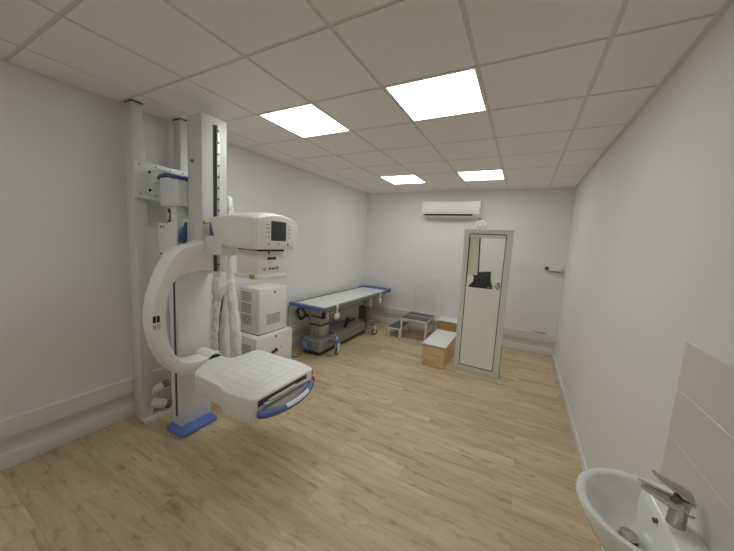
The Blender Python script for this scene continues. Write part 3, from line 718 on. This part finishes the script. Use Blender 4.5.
# inner bowl rings use the same vertex count
def iring(fx, fy, z, cxi, cyi, back):
    o = oring(1, z); out = []
    m = len(o)
    for (x, y, _) in o:
        a = math.atan2((y-yc)/ay, (x-xc)/ax)
        r = 1.0
        px = cxi+fx*math.cos(a); py = cyi+fy*math.sin(a)
        out.append((min(px, back), py, z))
    return out
b = bm_()
rings = [oring(.45, .62, .05), oring(.62, .66, .03), oring(.82, .74, .012), oring(.94, .80, .004), oring(.995, .832, 0), oring(1.0, .845, 0), oring(.985, zr+.004, 0), oring(.955, zr+.005, 0),
         iring(.185, .193, zr+.004, 3.583, .68, 3.632), iring(.172, .182, zr-.004, 3.580, .68, 3.620), iring(.160, .170, zr-.03, 3.577, .68, 3.612), iring(.142, .152, zr-.07, 3.574, .68, 3.604), iring(.108, .118, zr-.112, 3.570, .68, 3.596), iring(.06, .066, zr-.135, 3.562, .68, 3.59), iring(.02, .02, zr-.139, 3.556, .68, 3.575)]
loft(b, rings)
bs = part('bowl', b, M['ceram'], B, None, 60)
dz = zr-.135
part('drain_ring', tube(bm_(), [(3.550, .692, dz-.004), (3.550, .692, dz+.006), (3.550, .692, dz+.007)], [.034, .034, .03], 24), M['chrome'], B, 'chrome drain ring')
part('drain_gap', tube(bm_(), [(3.550, .692, dz+.006), (3.550, .692, dz+.02)], .027, 20), M['gap'], B, 'dark gap under the plug')
part('drain_plug', tube(bm_(), [(3.550, .692, dz+.02), (3.550, .692, dz+.027), (3.550, .692, dz+.029)], [.028, .028, .018], 20), M['chrome'], B, 'chrome plug')
part('overflow_hole', tube(bm_(), [(3.602, .695, zr-.022), (3.616, .695, zr-.018)], .008, 12), M['dmetal'], B, 'small overflow hole')
part('trap_cover', loft(bm_(), [[(W-.15+w*math.cos(a) if math.cos(a) < 0 else W-.15+.14*math.cos(a), .68+h*math.sin(a), z) for a in [2*PI*k/24 for k in range(24)]] for w, h, z in ((.06, .06, .05), (.07, .075, .3), (.09, .10, .63))]), M['ceram'], B)
Tp = thing('basin_tap', 'chrome single-lever mixer tap on the basin rim', 'tap', (3.655, .68, zr+.005))
q = Vector((3.655, .682, zr+.004))
def ell(c, rx, ry, n=20, tilt=0): return [(c[0]+rx*math.cos(a), c[1]+ry*math.sin(a), c[2]+tilt*rx*math.cos(a)) for a in [2*PI*k/n for k in range(n)]]
part('base_body', loft(bm_(), [ell((q.x, q.y, q.z), .026, .026), ell((q.x, q.y, q.z+.012), .025, .025), ell((q.x+.001, q.y, q.z+.06), .023, .022), ell((q.x+.004, q.y, q.z+.088), .025, .022, tilt=-.15), ell((q.x+.006, q.y, q.z+.102), .024, .021, tilt=-.25)]), M['chrome'], Tp)
def ysec(x, z, w, h, n=16): return [(x, q.y+w*math.copysign(abs(math.cos(a))**.7, math.cos(a)), z+h*math.copysign(abs(math.sin(a))**.8, math.sin(a))) for a in [2*PI*k/n for k in range(n)]]
sp_ = part('spout', loft(bm_(), [ysec(q.x+.015, q.z+.074, .022, .026), ysec(q.x-.02, q.z+.076, .021, .024), ysec(q.x-.06, q.z+.089, .019, .018), ysec(q.x-.098, q.z+.103, .0175, .014), ysec(q.x-.108, q.z+.107, .015, .010)]), M['chrome'], Tp)
part('aerator', tube(bm_(), [(q.x-.092, q.y, q.z+.098), (q.x-.094, q.y, q.z+.091)], .010, 14), M['gap'], sp_, 'dark aerator under the tip')
part('lever', loft(bm_(), [ysec(q.x+.031, q.z+.098, .018, .012), ysec(q.x+.022, q.z+.112, .023, .018), ysec(q.x-.005, q.z+.122, .023, .018), ysec(q.x-.03, q.z+.134, .020, .012), ysec(q.x-.06, q.z+.150, .016, .007), ysec(q.x-.078, q.z+.160, .012, .004)]), M['chrome'], Tp)
part('temperature_mark', tube(bm_(), [(q.x-.012, q.y-.010, q.z+.100), (q.x-.022, q.y-.026, q.z+.101)], [.014, .012], 14), M['dmetal'], Tp, 'dark round mark below the lever')
part('pull_rod', tube(bm_(), [(q.x+.022, q.y, q.z+.045), (q.x+.042, q.y, q.z+.046)], .004, 8), M['chrome'], Tp)

# ------------------------------------------------------------------ world, camera, view
w = bpy.data.worlds.new('world'); SC.world = w; w.use_nodes = True
w.node_tree.nodes['Background'].inputs[0].default_value = (.0, .0, .0, 1)
cam = bpy.data.cameras.new('camera'); co = bpy.data.objects.new('camera', cam); COL.objects.link(co); SC.camera = co
f = 288.709
cam.sensor_fit = 'HORIZONTAL'; cam.sensor_width = 36; cam.lens = 36*f/734; cam.clip_start = .02
pitch, roll, yaw = (math.radians(v) for v in (-6.79361788, -3.30094161, 27.99337025))
Rm = Matrix.Rotation(yaw, 3, 'Z') @ Matrix.Rotation(pitch, 3, 'X') @ Matrix.Rotation(roll, 3, 'Y') @ Matrix.Rotation(PI/2, 3, 'X')
co.matrix_world = Matrix.Translation((3.0918, -.6336, 1.7629)) @ Rm.to_4x4()
SC.view_settings.view_transform = 'Standard'; SC.view_settings.look = 'None'
SC.view_settings.gamma = 1; SC.view_settings.use_curve_mapping = False
SC.view_settings.exposure = 0.14
SC.cycles.max_bounces = 10; SC.cycles.diffuse_bounces = 7; SC.cycles.use_denoising = True
